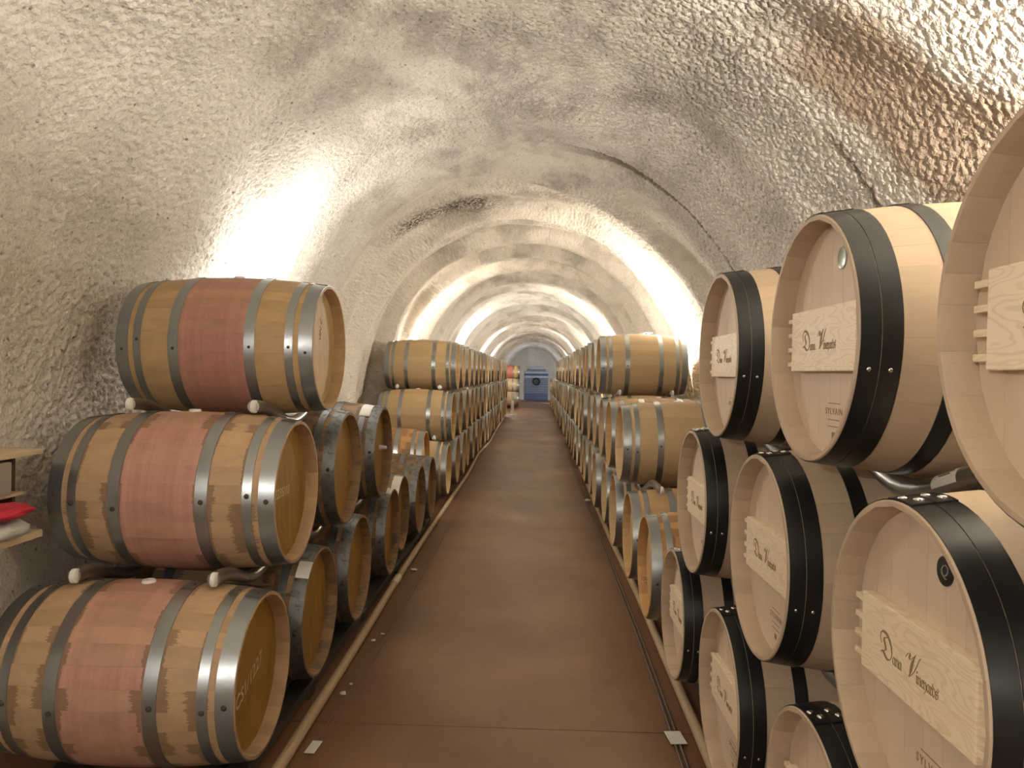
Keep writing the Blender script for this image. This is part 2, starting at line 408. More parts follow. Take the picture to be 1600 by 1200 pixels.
fl = tag(mesh_obj('floor', from_bm('floor', box_bm(4.6, 52.4, .1, 0, (XC, 21, -.065)), simple('joint_dark', rgb((52, 36, 26)), .8))),
         'red-brown concrete floor running down the aisle', kind='structure')
edges = [-5.0, -1.2, 3.52, 8.1, 12.9, 17.7, 24.8, 31.0, 38.0, 46.9]
for a, b in zip(edges[:-1], edges[1:]):
    mesh_obj('slab', from_bm('slab', box_bm(4.5, b-a-.006, .02, .0015, (0, 0, -.01)), FLOORM), fl, (XC, (a+b)/2, 0))

# ------------------------------------------------------------------ barrels
L, RB, RH, SEG = .95, .352, .314, 28
def rad(x): return RB-(RB-RH)*(abs(x)/.475)**2
def stave_mesh(wu, name):
    half = PI/SEG*wu-.0006
    xs = [-.475, -.472, -.44, -.3, -.15, 0, .15, .3, .44, .472, .475]
    V, F = [], []
    for x in xs:
        ro = rad(x); edge = abs(x) > .4745
        ri = ro-(.011 if edge else .013 if abs(x) > .46 else .024)
        if abs(x) < .42: ri = ro-.028
        if edge: ro -= .002
        for k in (-1, -.33, .33, 1): V.append((x, ro*math.sin(k*half), ro*math.cos(k*half)))
        for k in (1, -1): V.append((x, ri*math.sin(k*half), ri*math.cos(k*half)))
    n = 6
    for i in range(len(xs)-1):
        for k in range(n):
            l = (k+1) % n; F.append((i*n+k, i*n+l, (i+1)*n+l, (i+1)*n+k))
    bm = bmesh.new(); vs = [bm.verts.new(v) for v in V]
    for f in F: bm.faces.new([vs[i] for i in f])
    bm.faces.new(vs[:n][::-1]); bm.faces.new(vs[-n:])
    return from_bm(name, bm, None, True, 35)
STAVE = {}
def staves(mat):
    if mat not in STAVE:
        STAVE[mat] = []
        for wu in (.8, 1.0, 1.2):
            me = stave_mesh(wu, 'stave'); me.materials.append(M[mat]); STAVE[mat].append((wu, me))
    return STAVE[mat]
HX = .475-.058                       # outer face of the head
HBOARD = {}
def head_boards(mat):
    if mat not in HBOARD:
        R = rad(HX)-.0265; cuts = [-R, -.208, -.142, -.070, .004, .074, .140, .206, R]; out = []
        for a, b in zip(cuts[:-1], cuts[1:]):
            a2 = a+.0006; b2 = b-.0006
            us = np.linspace(a2, b2, 5)
            loop = [(u, math.sqrt(max(R*R-u*u, 1e-6))) for u in us]+[(u, -math.sqrt(max(R*R-u*u, 1e-6))) for u in us[::-1]]
            bm = bmesh.new(); f = [bm.verts.new((HX, u, v)) for u, v in loop]; k = [bm.verts.new((HX-.022, u, v)) for u, v in loop]
            bm.faces.new(f); bm.faces.new(k[::-1])
            for i in range(len(f)): bm.faces.new((f[i], f[(i+1) % len(f)], k[(i+1) % len(f)], k[i]))
            me = from_bm('head_board', bm); me.materials.append(M[mat]); out.append(me)
        HBOARD[mat] = out
    return HBOARD[mat]
HOOP = {}
def hoop_mesh(x0, x1, mat, seg=56, th=.0022, bead=False):
    key = (x0, x1, mat, seg)
    if key not in HOOP:
        xs = np.linspace(x0, x1, 4)
        o = [(x, rad(x)+th) for x in xs]; i = [(x, rad(x)-.001) for x in xs[::-1]]
        me = lathe(o+i, seg, M[mat], 'hoop', True, 40)
        # overlapped lap where the strap is riveted, on top (angle 80..100 deg)
        b = bmesh.new(); b.from_mesh(me)
        lp = lathe([(x, rad(x)+th*1.9) for x in xs]+[(x, rad(x)) for x in xs[::-1]], 6, None, 'lap', True, 40, 'x', math.radians(82), math.radians(99))
        b.from_mesh(lp); bpy.data.meshes.remove(lp); b.to_mesh(me); b.free()
        HOOP[key] = me
    return HOOP[key]
_dome = {}
def dome_mesh(r, mat):
    if (r, mat) not in _dome:
        bm = bmesh.new(); bmesh.ops.create_uvsphere(bm, u_segments=10, v_segments=6, radius=r)
        bmesh.ops.scale(bm, vec=(1, 1, .55), verts=bm.verts)
        _dome[(r, mat)] = from_bm('rivet', bm, M[mat], True)
    return _dome[(r, mat)]
GREY_H = [(.002, .066), (.092, .130), (.268, .318)]
BLACK_H = [(.004, .046), (.048, .090), (.185, .228)]
BUNG = lathe([(-.02, 0), (-.02, .026), (.004, .028), (.012, .024), (.014, 0)], 18, M['white'], 'bung', False, 40, 'z')
def rivet_on(hoop, x, ang, sign, r, mat):
    """sub-part of a hoop; ang measured from +Y towards +Z in the barrel's own frame"""
    rr = rad(x)+.0025
    v = Vector((sign*x if sign else x, math.cos(ang)*rr, math.sin(ang)*rr))
    o = bpy.data.objects.new('rivet', dome_mesh(r, mat)); link(o); o.parent = hoop
    o.location = v; o.rotation_euler = Vector((0, math.cos(ang), math.sin(ang))).to_track_quat('Z', 'Y').to_euler()
    return o
NAME = 'wine_barrel'
def barrel(side, y, zrel, label, group, style='tan', dx=0, roll=None, bung=True, zw=None, lvl=0):
    """side -1 left / +1 right; y along the aisle, zrel axis height relative to the eye"""
    x_end = (-1.06 if side < 0 else .70)+dx
    xc = x_end+side*L/2; zw = (H+zrel) if zw is None else zw
    e = empty(NAME, (xc, y, zw-RB), 0 if side < 0 else PI)
    tag(e, label, 'barrel', group)
    S_ = dict(rose=('st_rose', 'hd_tan', 'galv'), wine=('st_wine', 'hd_ochre', 'galv'), dirty=('st_dirty', 'hd_ochre', 'galv_old'),
              spill=('st_spill', 'hd_tan', 'galv'), tan=('st_tan', 'hd_tan', 'galv'), pink=('st_pink', 'hd_tan', 'galv'),
              new=('st_new', 'hd_new', 'black_hoop'))[style]
    up_ = (0, 0, RB); roll = random.uniform(0, 6.28) if roll is None else roll
    camside = PI if side < 0 else 0.0        # local angle (from +Y) that faces the viewer
    rnd = random.Random(int(y*1000)+int(zrel*77)+side)
    ws = [0]*9+[1]*10+[2]*9; rnd.shuffle(ws); sm = staves(S_[0]); ang = roll
    for k in ws:
        wu, me = sm[k]; half = PI/SEG*wu; ang += half
        mesh_obj('stave', me, e, up_, (ang, 0, 0)); ang += half
    if style == 'new': hr = 0
    else: hr = rnd.uniform(-.25, .25)
    for me in head_boards(S_[1]): mesh_obj('head_board', me, e, up_, (hr, 0, 0))
    # the far head, one disc closing the barrel against the wall
    mesh_obj('back_head', BACK[S_[1]], e, up_)
    black = style == 'new'
    for (a, b) in (BLACK_H if black else GREY_H):
        for sg in (1, -1):
            me = hoop_mesh(.475-b, .475-a, S_[2])
            h = mesh_obj('hoop', me, e, up_, (0, 0, 0 if sg > 0 else PI))
            xm = .475-(a+b)/2
            ca = camside if sg > 0 else PI-camside
            if black:
                for q in (PI/2+.045, PI/2-.045): rivet_on(h, xm+.008*(1 if q > PI/2 else -1), q, 1, .0105, 'rivet_bright')
                rivet_on(h, xm, ca-.28 if math.cos(ca) < 0 else ca-.28 if False else (PI+.25 if math.cos(ca) < 0 else -.25), 1, .006, 'rivet_bright')
            elif sg > 0 or y < 5:
                jit = rnd.uniform(-.12, .1)
                rivet_on(h, xm, PI+.02+jit if math.cos(ca) < 0 else -.02-jit, 1, .011 if style in ('wine', 'dirty') else .0075, 'rivet_dark')
                rivet_on(h, xm+.01, PI/2+.03, 1, .0075, 'rivet_dark')
    if bung: mesh_obj('bung', BUNG, e, (0, 0, RB*2-.003))
    return e
BACK = {}
for hm in ('hd_tan', 'hd_ochre', 'hd_new'):
    R_ = rad(HX)-.0265
    BACK[hm] = lathe([(-HX, 0), (-HX, R_), (-HX+.02, R_), (-HX+.02, 0)], 36, M[hm], 'back_head', False, 40)
# cross bar with pegs, lettering, stamp and seal for the new barrels
def text_mesh(body, size, mat, shear=0, spacing=1):
    cu = bpy.data.curves.new('txt', 'FONT'); cu.body = body; cu.size = size; cu.align_x = 'CENTER'; cu.align_y = 'CENTER'
    cu.shear = shear; cu.space_character = spacing; cu.resolution_u = 2; cu.extrude = .0004
    o = bpy.data.objects.new('txt', cu); link(o)
    me = bpy.data.meshes.new_from_object(o.evaluated_get(bpy.context.evaluated_depsgraph_get()))
    bpy.data.objects.remove(o); bpy.data.curves.remove(cu)
    me.materials.clear(); me.materials.append(M[mat])
    return me
ONHEAD = (PI/2, 0, PI/2)       # text x -> +Y, text y -> +Z, facing +X
def joined(parts):
    b = bmesh.new()
    for body, size, x, z, sp in parts:
        me = text_mesh(body, size, 'burn', 0, sp); me.transform(Matrix.Translation((x, z, 0))); b.from_mesh(me); bpy.data.meshes.remove(me)
    me = bpy.data.meshes.new('burnt_lettering'); b.to_mesh(me); b.free(); me.materials.append(M['burn']); return me
BURN_A = joined([('𝔇', .074, -.090, .000, 1), ('𝔞𝔫𝔞', .034, -.043, -.012, .9), ('𝒱', .082, .006, .004, 1), ('𝔦𝔫𝔢𝔶𝔞𝔯𝔡𝔰', .034, .074, -.012, .86)])
CAP_A = None
STAMP = text_mesh('SYLVAIN', .024, 'burn', 0, 1.25)
SBLOCK = from_bm('stamped_block', box_bm(.020, .016, .0006), M['burn'])
def bar_mesh():
    bm = box_bm(.026, .44, .165, .003)
    return from_bm('cross_bar', bm, M['bar'])
BARM = bar_mesh()
PEG = from_bm('peg', box_bm(.016, .05, .013, .002), M['bar'])
DISC = {k: lathe([(0, 0), (.004, .0), (.004, .024), (.003, .0275), (0, .0275)], 28, M[k], 'seal', True, 40) for k in ('disc_green', 'disc_black')}
LINE = from_bm('rule', box_bm(.0006, .075, .0022), M['burn'])
ring_glyph = text_mesh('Q', .034, 'disc_green', .25)
def dress_new(e, disc=None, pegs=True):
    b = mesh_obj('cross_bar', BARM, e, (HX+.013, 0, RB+.0))
    for sy in (-1, 1):
        for k in range(4): mesh_obj('peg', PEG, b, (0, sy*.242, -.062+k*.041))
    t = mesh_obj('burnt_lettering', BURN_A, b, (.0134, -.01, -.004), ONHEAD)
    t['label'] = 'dark blackletter words burnt into the bar'
    s_ = mesh_obj('stamped_mark', STAMP, e, (HX+.0004, .035, RB-.185), ONHEAD)
    mesh_obj('rule', LINE, s_, (0, .0, 0), (0, 0, 0)); s_.children[0].location = (0, .021, 0); s_.children[0].rotation_euler = (PI/2, PI/2, 0)
    r2 = mesh_obj('rule', LINE, s_, (0, -.021, 0), (PI/2, PI/2, 0))
    s_.children[0].rotation_euler = r2.rotation_euler = Matrix(((0, 1, 0), (0, 0, 1), (1, 0, 0))).to_euler()
    r3 = mesh_obj('rule', LINE, s_, (0, -.038, 0)); r3.rotation_euler = r2.rotation_euler
    b3 = mesh_obj('stamped_block', SBLOCK, s_, (0, -.060, 0))
    if disc:
        d = mesh_obj('seal', DISC[disc], e, (HX, .07, RB+.2), (0, 0, 0))
        if disc == 'disc_black': mesh_obj('seal_emblem', ring_glyph, d, (.0044, 0, 0), ONHEAD)
G_L = 'used barrels stacked at the near left'; G_R = 'new black-hooped barrels stacked at the near right'
# --- near left stack
ZT, ZM, ZB = .105, -.565, -1.195
lt1 = barrel(-1, 3.90, .110, 'oak barrel with rose-red belly band lying alone on top of the near left stack', G_L, 'rose', roll=.2)
lm1 = barrel(-1, 3.40, -.551, 'wine-stained pink barrel directly under the rose-banded top barrel, chalk writing on its head', G_L, 'wine')
lb1 = barrel(-1, 3.00, -1.215, 'wine-stained barrel nearest the camera at the bottom left corner', G_L, 'wine')
lb2 = barrel(-1, 3.80, -1.215, 'weathered barrel with white tape on its front hoop, bottom row left', G_L, 'dirty')
lm2 = barrel(-1, 4.33, -.56, 'dusty dark-headed barrel in the middle row, right behind the chalk-marked one', G_L, 'dirty')
lm3 = barrel(-1, 5.34, -.575, 'barrel with a white spigot in its dark head, last of the near left middle row', G_L, 'dirty')
lb3 = barrel(-1, 4.66, -1.215, 'third barrel from the front in the bottom left row, dark ochre head', G_L, 'dirty')
lb4 = barrel(-1, 5.73, -1.215, 'fourth barrel from the front in the bottom left row, white scraps on its top rim', G_L, 'dirty')
lb5 = barrel(-1, 6.47, -1.215, 'fifth barrel in the bottom left row, set back with white paper on its hoop', G_L, 'dirty', dx=-.05)
lb6 = barrel(-1, 7.2, -1.215, 'sixth barrel from the front in the bottom left row, in deep shade', G_L, 'dirty', dx=-.01)
lb7 = barrel(-1, 7.92, -1.215, 'seventh barrel from the front in the bottom left row, half hidden by the leaning barrel', G_L, 'dirty')
lm4 = barrel(-1, 8.68, -1.0, 'lone bright-lit barrel set back in the gap of the left rows', G_L, 'spill', dx=-.18)
CHALK1 = text_mesh('CS1/1227', .075, 'chalk', .3); CHALK2 = text_mesh('2235/10', .06, 'chalk', .2); MARK3 = text_mesh('VIN C', .045, 'pencil', .3)
mesh_obj('chalk_writing', CHALK1, lb1, (HX+.0005, -.02, RB-.03), (PI/2, -.35, PI/2))
mesh_obj('chalk_writing', CHALK2, lm1, (HX+.0005, -.05, RB+.0), (PI/2, 0, PI/2))
mesh_obj('pencil_writing', MARK3, lt1, (HX+.0005, .02, RB+.09), (PI/2, -1.4, PI/2))
def patch(e, x0, x1, a0, a1, mat='tape', name='tape_or_lit_patch', seg=8):
    xs = np.linspace(x0, x1, 4); th = .0045
    me = lathe([(x, rad(x)+th) for x in xs]+[(x, rad(x)+th-.0012) for x in xs[::-1]], seg, M[mat], name, True, 40, 'x', math.radians(a0), math.radians(a1))
    # close the two ends
    bm = bmesh.new(); bm.from_mesh(me); bmesh.ops.holes_fill(bm, edges=bm.edges[:]); bm.to_mesh(me); bm.free()
    o = mesh_obj(name, me, e, (0, 0, RB)); o['label'] = 'white paper patch'; return o
patch(lb2, .412, .475, 118, 136); patch(lb2, .33, .40, 112, 118)
patch(lb5, .405, .475, 92, 150); patch(lb4, .43, .475, 85, 112); patch(lm3, -.06, .12, 84, 118, 'tape'); patch(lm3, .34, .41, 95, 128)  # the middle-row barrel's patches paint its lamplit top white
sp = mesh_obj('spigot', lathe([(0, 0), (0, .02), (.02, .016), (.05, .012), (.055, 0)], 14, M['white'], 'spigot', False), lm3, (HX, .12, RB+.02)); sp['label'] = 'white plastic spigot'
# --- near right stack of new barrels
rt1 = barrel(1, 1.05, .10, 'black-hooped new barrel cut off by the right edge, top row nearest the camera', G_R, 'new')
rt2 = barrel(1, 2.00, .10, 'black-hooped new barrel with a grey-green round seal above its plank, top row', G_R, 'new')
rt3 = barrel(1, 3.00, .08, 'farthest black-hooped new barrel of the top row, beside the lit wall', G_R, 'new')
rm1 = barrel(1, 1.49, -.55, 'largest black-hooped barrel at lower right with a black round seal on its head', G_R, 'new')
rm2 = barrel(1, 2.42, -.56, 'middle-row black-hooped barrel second from the camera, under the green-sealed one', G_R, 'new')
rm3 = barrel(1, 3.44, -.56, 'middle-row black-hooped barrel farthest from the camera, next to the grey-hooped barrels', G_R, 'new')
rb1 = barrel(1, 1.95, -1.175, 'bottom-row black-hooped barrel only whose top shows at the lower right edge', G_R, 'new')
rb2 = barrel(1, 2.88, -1.20, 'bottom-row black-hooped barrel below the middle row, its plank cut by the frame bottom', G_R, 'new')
rb3 = barrel(1, 3.84, -1.19, 'bottom-row black-hooped barrel standing right before the first grey-hooped one', G_R, 'new')
for e_, d_ in ((rt1, 'disc_green'), (rt2, 'disc_green'), (rt3, None), (rm1, 'disc_black'), (rm2, 'disc_black'), (rm3, None), (rb1, None), (rb2, 'disc_black'), (rb3, None)): dress_new(e_, d_)
G_RB = 'grey-hooped barrels in the right rows'
rb4 = barrel(1, 4.81, -1.20, 'grey-hooped barrel with brown spill stains, bottom right row, first after the black-hooped ones', G_RB, 'spill')
rb5 = barrel(1, 5.70, -1.19, 'grey-hooped barrel in the bottom right row, second after the black-hooped ones', G_RB, 'pink')
rb6 = barrel(1, 6.80, -1.20, 'grey-hooped barrel in the bottom right row, third after the black-hooped ones', G_RB, 'tan')
gm1 = barrel(1, 6.37, -.57, 'nearest grey-hooped barrel of the middle right row, standing clear of the black-hooped stack', G_RB, 'tan')
gm2 = barrel(1, 7.32, -.57, 'middle right row barrel with pink wine wash and white bung, behind the nearest grey-hooped one', G_RB, 'pink')
gt1 = barrel(1, 8.66, .105, 'nearest grey-hooped barrel of the top right row, glare of a lamp at its back', G_RB, 'tan')
mesh_obj('pencil_writing', MARK3, gm1, (HX+.0005, -.1, RB-.07), (PI/2, 1.4, PI/2))
G_LF = 'grey-hooped barrels in the far left rows'
fm1 = barrel(-1, 9.92, -.585, 'tan barrel at the near end of the far middle left row', G_LF, 'tan')
ft1 = barrel(-1, 10.35, .075, 'tan barrel at the near end of the far top left row', G_LF, 'tan')

# --- long rows: lathe-bodied barrels with hoops and head as parts; the farthest are one mesh each
NX = 12
def body_mesh(mat):
    xs = list(np.linspace(-.475, .475, 13)); prof = [(x, rad(x)) for x in xs]
    R_ = rad(HX)-.026
    prof = [(-HX, 0), (-HX, R_), (-.475, R_+.008)]+prof+[(.475, RH-.018), (HX, RH-.026)]
    return lathe(prof, 36, M[mat], 'body', False, 40)
BODY = {k: body_mesh(k) for k in ('far_tan', 'far_red')}
FHEAD = lathe([(HX, 0), (HX, rad(HX)-.0255), (HX-.01, rad(HX)-.0255)], 36, M['hd_tan'], 'head', False, 40)
FH = [hoop_mesh(.475-b, .475-a, 'galv', 36) for a, b in GREY_H]
def one_mesh():
    bm = bmesh.new(); idx = []
    for me, mi, fl_ in [(BODY['far_tan'], 0, 0), (FHEAD, 1, 0)]+[(h, 2, f) for h in FH for f in (0, 1)]:
        n0 = len(bm.faces); v0 = len(bm.verts)
        bm.from_mesh(me); bm.faces.ensure_lookup_table(); bm.verts.ensure_lookup_table()
        for f in bm.faces[n0:]: f.material_index = mi
        if fl_: bmesh.ops.rotate(bm, cent=(0, 0, 0), matrix=Matrix.Rotation(PI, 3, 'Z'), verts=bm.verts[v0:])
    out = []
    for k in ('far_tan', 'far_red'):
        b2 = bm.copy(); out.append(from_bm('far_barrel', b2, [M[k], M['hd_tan'], M['galv']], True, 40))
    bm.free(); return out
FARM, FARRED = one_mesh()
ORD = ['first', 'second', 'third', 'fourth', 'fifth', 'sixth', 'seventh', 'eighth', 'ninth', 'tenth', 'eleventh', 'twelfth', 'thirteenth', 'fourteenth', 'fifteenth', 'sixteenth',
       'seventeenth', 'eighteenth', 'nineteenth', 'twentieth', 'twenty-first', 'twenty-second', 'twenty-third', 'twenty-fourth', 'twenty-fifth', 'twenty-sixth', 'twenty-seventh',
       'twenty-eighth', 'twenty-ninth', 'thirtieth', 'thirty-first', 'thirty-second', 'thirty-third', 'thirty-fourth', 'thirty-fifth', 'thirty-sixth', 'thirty-seventh', 'thirty-eighth', 'thirty-ninth', 'fortieth']
def row_barrel(side, y, zrel, label, group, dx=0, red=False):
    xc = (-1.06 if side < 0 else .70)+dx+side*L/2
    rx = random.uniform(0, 6.28)
    if y > 17:
        o = mesh_obj(NAME, FARRED if red else FARM, None, (xc, y, H+zrel), (rx, 0, 0 if side < 0 else PI))
        return tag(o, label, 'barrel', group)
    e = empty(NAME, (xc, y, H+zrel-RB), 0 if side < 0 else PI); tag(e, label, 'barrel', group)
    mesh_obj('body', BODY['far_tan'], e, (0, 0, RB), (rx, 0, 0)); mesh_obj('head', FHEAD, e, (0, 0, RB), (rx, 0, 0))
    for me in FH:
        for f in (0, PI): mesh_obj('hoop', me, e, (0, 0, RB), (random.uniform(-.2, .2)*0, 0, f))
    return e
def row(side, y0, y1, pitch, zrel, what, start, group, red_last=False):
    ys_ = []; y = y0; k = start
    while y < y1:
        row_barrel(side, y+random.uniform(-.02, .02), zrel+random.uniform(-.006, .006), f'{ORD[k]} {what}', group, random.uniform(-.018, .018))
        ys_.append(y); y += pitch; k += 1
    return ys_
P_ = .955
rtop = row(1, 8.66+P_, 26.5, P_, .105, 'grey-hooped barrel from the camera along the top right row', 1, G_RB)
rmid = row(1, 7.32+P_, 38.2, P_, -.57, 'grey-hooped barrel from the camera along the middle right row', 2, G_RB)
rbot = row(1, 7.795, 38.2, P_, -1.20, 'grey-hooped barrel from the camera along the bottom right row', 3, G_RB)
ltop = row(-1, 10.35+P_, 28.2, P_, .075, 'grey-hooped barrel from the near end of the far top left row', 1, G_LF)
lmid = row(-1, 9.92+P_, 28.8, P_, -.585, 'grey-hooped barrel from the near end of the far middle left row', 1, G_LF)
lbot = row(-1, 9.45, 28.8, P_, -1.205, 'grey-hooped barrel from the near end of the far bottom left row', 0, G_LF)
G_E = 'barrels of the last stack on the left'
for i, (y, z, r, d) in enumerate(((36.6, .02, True, .28), (36.2, -.62, False, .26), (37.1, -.62, False, .26), (35.7, -1.24, False, .26), (36.65, -1.24, False, .26), (37.6, -1.24, False, .26))):
    row_barrel(-1, y, z, ['barrel with a red belly on top of the last left stack, far down the tunnel', 'front barrel in the middle tier of the last left stack', 'rear barrel in the middle tier of the last left stack',
               'front barrel on the floor tier of the last left stack', 'centre barrel on the floor tier of the last left stack', 'rear barrel on the floor tier of the last left stack'][i], G_E, d, r)

# ------------------------------------------------------------------ wavy steel rails between the tiers
RR = .027; RC = rad(.25)+.011
CAPM = lathe([(-.004, 0), (-.004, RR+.002), (.012, RR+.002), (.016, RR-.004), (.017, 0)], 16, M['white'], 'end_cap', False, 40)
def rail(name_label, group, side, xl, lows, ups, y0, y1, cap=True, mat='tube', flat=None):
    """xl = local x on the barrel; lows/ups = [(y, zrel axis)] of the tiers below and above"""
    xc = (-1.06 if side < 0 else .70)+side*L/2; x = xc+(xl if side < 0 else -xl)
    kn = [(y, H+z+RC+RR) for y, z in lows]+[(y, H+z-RC-RR) for y, z in ups]
    kn.sort(); ky = np.array([k[0] for k in kn]); kz = np.array([k[1] for k in kn])
    yy = np.arange(y0, y1+.001, .06)
    zz = []
    for y in yy:
        if y <= ky[0]: zz.append(kz[0]); continue
        if y >= ky[-1]: zz.append(kz[-1]); continue
        i = int(np.searchsorted(ky, y))-1; t = (y-ky[i])/(ky[i+1]-ky[i]); t = .5-.5*math.cos(PI*t)
        zz.append(kz[i]+(kz[i+1]-kz[i])*t)
    e = empty('barrel_rail', (x, yy[0], zz[0])); tag(e, name_label, 'rail', group)
    P = [(0, y-yy[0], z-zz[0]) for y, z in zip(yy, zz)]
    tube('tube', P, RR, M[mat], 12, e)
    if cap:
        c = mesh_obj('end_cap', CAPM, e, (0, -.001, 0), (PI/2, 0, 0)); c['label'] = 'white plastic end cap'
    return e
near_lm = [(3.40, -.551), (4.33, -.56), (5.34, -.575)]; near_lb = [(3.0, -1.215), (3.8, -1.215), (4.66, -1.215), (5.73, -1.215)]
GR = 'wavy steel rails between barrel tiers'
rail('steel rail under the rose-banded top barrel, aisle side', GR, -1, .28, near_lm, [(3.9, .11)], 3.36, 4.5)
rail('steel rail under the rose-banded top barrel, wall side', GR, -1, -.28, near_lm, [(3.9, .11)], 3.36, 4.5)
rail('steel rail under the middle tier of the near left stack, aisle side', GR, -1, .28, near_lb, near_lm, 2.96, 6.0)
rail('steel rail under the middle tier of the near left stack, wall side', GR, -1, -.28, near_lb, near_lm, 2.96, 6.0)
near_rm = [(1.49, -.55), (2.42, -.56), (3.44, -.56)]; near_rb = [(1.95, -1.175), (2.88, -1.2), (3.84, -1.19)]; near_rt = [(1.05, .10), (2.0, .10), (3.0, .08)]
e1 = rail('shiny bent steel rail with a white sticker under the top right new barrels, aisle side', GR, 1, .215, near_rm, near_rt, .6, 3.8, True)
rail('bent steel rail under the top right new barrels, wall side', GR, 1, -.215, near_rm, near_rt, .6, 3.8, False)
rail('bent steel rail under the middle right new barrels, aisle side', GR, 1, .215, near_rb, near_rm, 1.0, 4.3)
rail('bent steel rail under the middle right new barrels, wall side', GR, 1, -.215, near_rb, near_rm, 1.0, 4.3, False)
# paper sticker on the bent rail
def ztube(e, y):
    t = [o for o in e.children if o.name.startswith('tube')][0]
    vs = np.array([v.co[:] for v in t.data.vertices]); yl = y-e.location.y
    m_ = np.abs(vs[:, 1]-yl) < .04; return vs[m_, 2].mean()
stk = lathe([(-.055, RR+.0012), (.055, RR+.0012)], 8, M['tape'], 'sticker', False, 40, 'x', math.radians(-15), math.radians(115))
slope = math.atan2(ztube(e1, 1.83)-ztube(e1, 1.71), .12)
stt = mesh_obj('sticker', stk, e1, (0, 1.77-e1.location.y, ztube(e1, 1.77)))
stt.rotation_euler = (Matrix.Rotation(slope, 3, 'X')@Matrix.Rotation(PI/2, 3, 'Z')).to_euler(); stt['label'] = 'white sticker'
for k, (ln_, a_) in enumerate(((.05, 38), (.075, 52))):
    a_ = math.radians(a_)
    so = mesh_obj('print_line', from_bm('print_line', box_bm(ln_, .0005, .0035), M['pencil']), stt, (0, math.cos(a_)*(RR+.0014), math.sin(a_)*(RR+.0014)), (a_, 0, 0))
gm = [(6.37, -.57), (7.32, -.57)]+[(y, -.57) for y in rmid]; gb = [(4.81, -1.2), (5.7, -1.19), (6.80, -1.2)]+[(y, -1.2) for y in rbot]
gt = [(8.66, .105)]+[(y, .105) for y in rtop]
rail('long steel rail under the middle right row of grey-hooped barrels, aisle side', GR, 1, .28, gb, gm, 5.4, 38.6)
rail('long steel rail under the middle right row of grey-hooped barrels, wall side', GR, 1, -.28, gb, gm, 5.4, 38.6)
rail('long steel rail under the top right row of grey-hooped barrels, aisle side', GR, 1, .28, gm, gt, 8.2, 27.0)
rail('long steel rail under the top right row of grey-hooped barrels, wall side', GR, 1, -.28, gm, gt, 8.2, 27.0)
fm = [(9.92, -.585)]+[(y, -.585) for y in lmid]; fb = [(y, -1.205) for y in lbot]; ft = [(10.35, .075)]+[(y, .075) for y in ltop]
rail('long steel rail under the far top left row, aisle side', GR, -1, .28, fm, ft, 9.95, 28.4)
rail('long steel rail under the far top left row, wall side', GR, -1, -.28, fm, ft, 9.95, 28.4)
rail('long steel rail under the far middle left row, aisle side', GR, -1, .28, fb, fm, 9.45, 29.0)
rail('long steel rail under the far middle left row, wall side', GR, -1, -.28, fb, fm, 9.45, 29.0)
# base rails on the floor: steel channels on short feet
GB = 'steel base channels on the floor'
def base_rail(label, side, xl, y0, y1, ztop, dxc=0):
    xc = (-1.06 if side < 0 else .70)+side*L/2; x = xc+(xl if side < 0 else -xl)+dxc
    e = empty('base_rail', (x, y0, 0)); tag(e, label, 'rail', GB)
    bm = box_bm(.07, y1-y0, .012, 0, (0, (y1-y0)/2, ztop-.006))
    for s_ in (-1, 1): box_bm(.007, y1-y0, .05, 0, (s_*.0385, (y1-y0)/2, ztop-.025), bm)
    mesh_obj('channel', from_bm('channel', bm, M['tube_dull']), e)
    y = y0+.1
    ft_ = from_bm('foot', box_bm(.1, .1, ztop-.01, .004, (0, 0, (ztop-.01)/2)), M['tube_dull'])
    while y < min(y1, 12):
        mesh_obj('foot', ft_, e, (0, y-y0, 0)); y += 1.2
    return e
zt = H-1.217-rad(.235)-.008
base_rail('dull steel channel carrying the near left bottom row, aisle side', -1, .28, 2.5, 9.1, zt)
base_rail('dull steel channel carrying the near left bottom row, wall side', -1, -.28, 2.5, 9.1, zt)
base_rail('second dull steel channel along the aisle under the barrel heads of the near left row', -1, .385, 2.5, 8.2, .075)
base_rail('dull steel channel carrying the far left bottom row, aisle side', -1, .28, 9.2, 29.2, zt)
base_rail('dull steel channel carrying the far left bottom row, wall side', -1, -.28, 9.2, 29.2, zt)
base_rail('dull steel channel carrying the right bottom row, aisle side', 1, .28, 1.2, 38.6, zt)
base_rail('dull steel channel carrying the right bottom row, wall side', 1, -.28, 1.2, 38.6, zt)
base_rail('dull steel channel carrying the last left stack, aisle side', -1, .28, 35.2, 38.0, zt-.045, .27)
base_rail('dull steel channel carrying the last left stack, wall side', -1, -.28, 35.2, 38.0, zt-.045, .27)
# cradle that holds the set-back barrel
cr = empty('barrel_cradle', (-1.24-L/2, 8.68, 0)); tag(cr, 'low steel cradle under the set-back bright-lit barrel on the left', 'cradle')
for sx in (-.28, .28):
    bm = box_bm(.05, .62, .05, .004, (sx, 0, .265))
    for sy in (-1, 1): box_bm(.05, .05, .25, .004, (sx, sy*.24, .125), bm)
    mesh_obj('cradle_bar', from_bm('cradle_bar', bm, M['tube_dull']), cr)

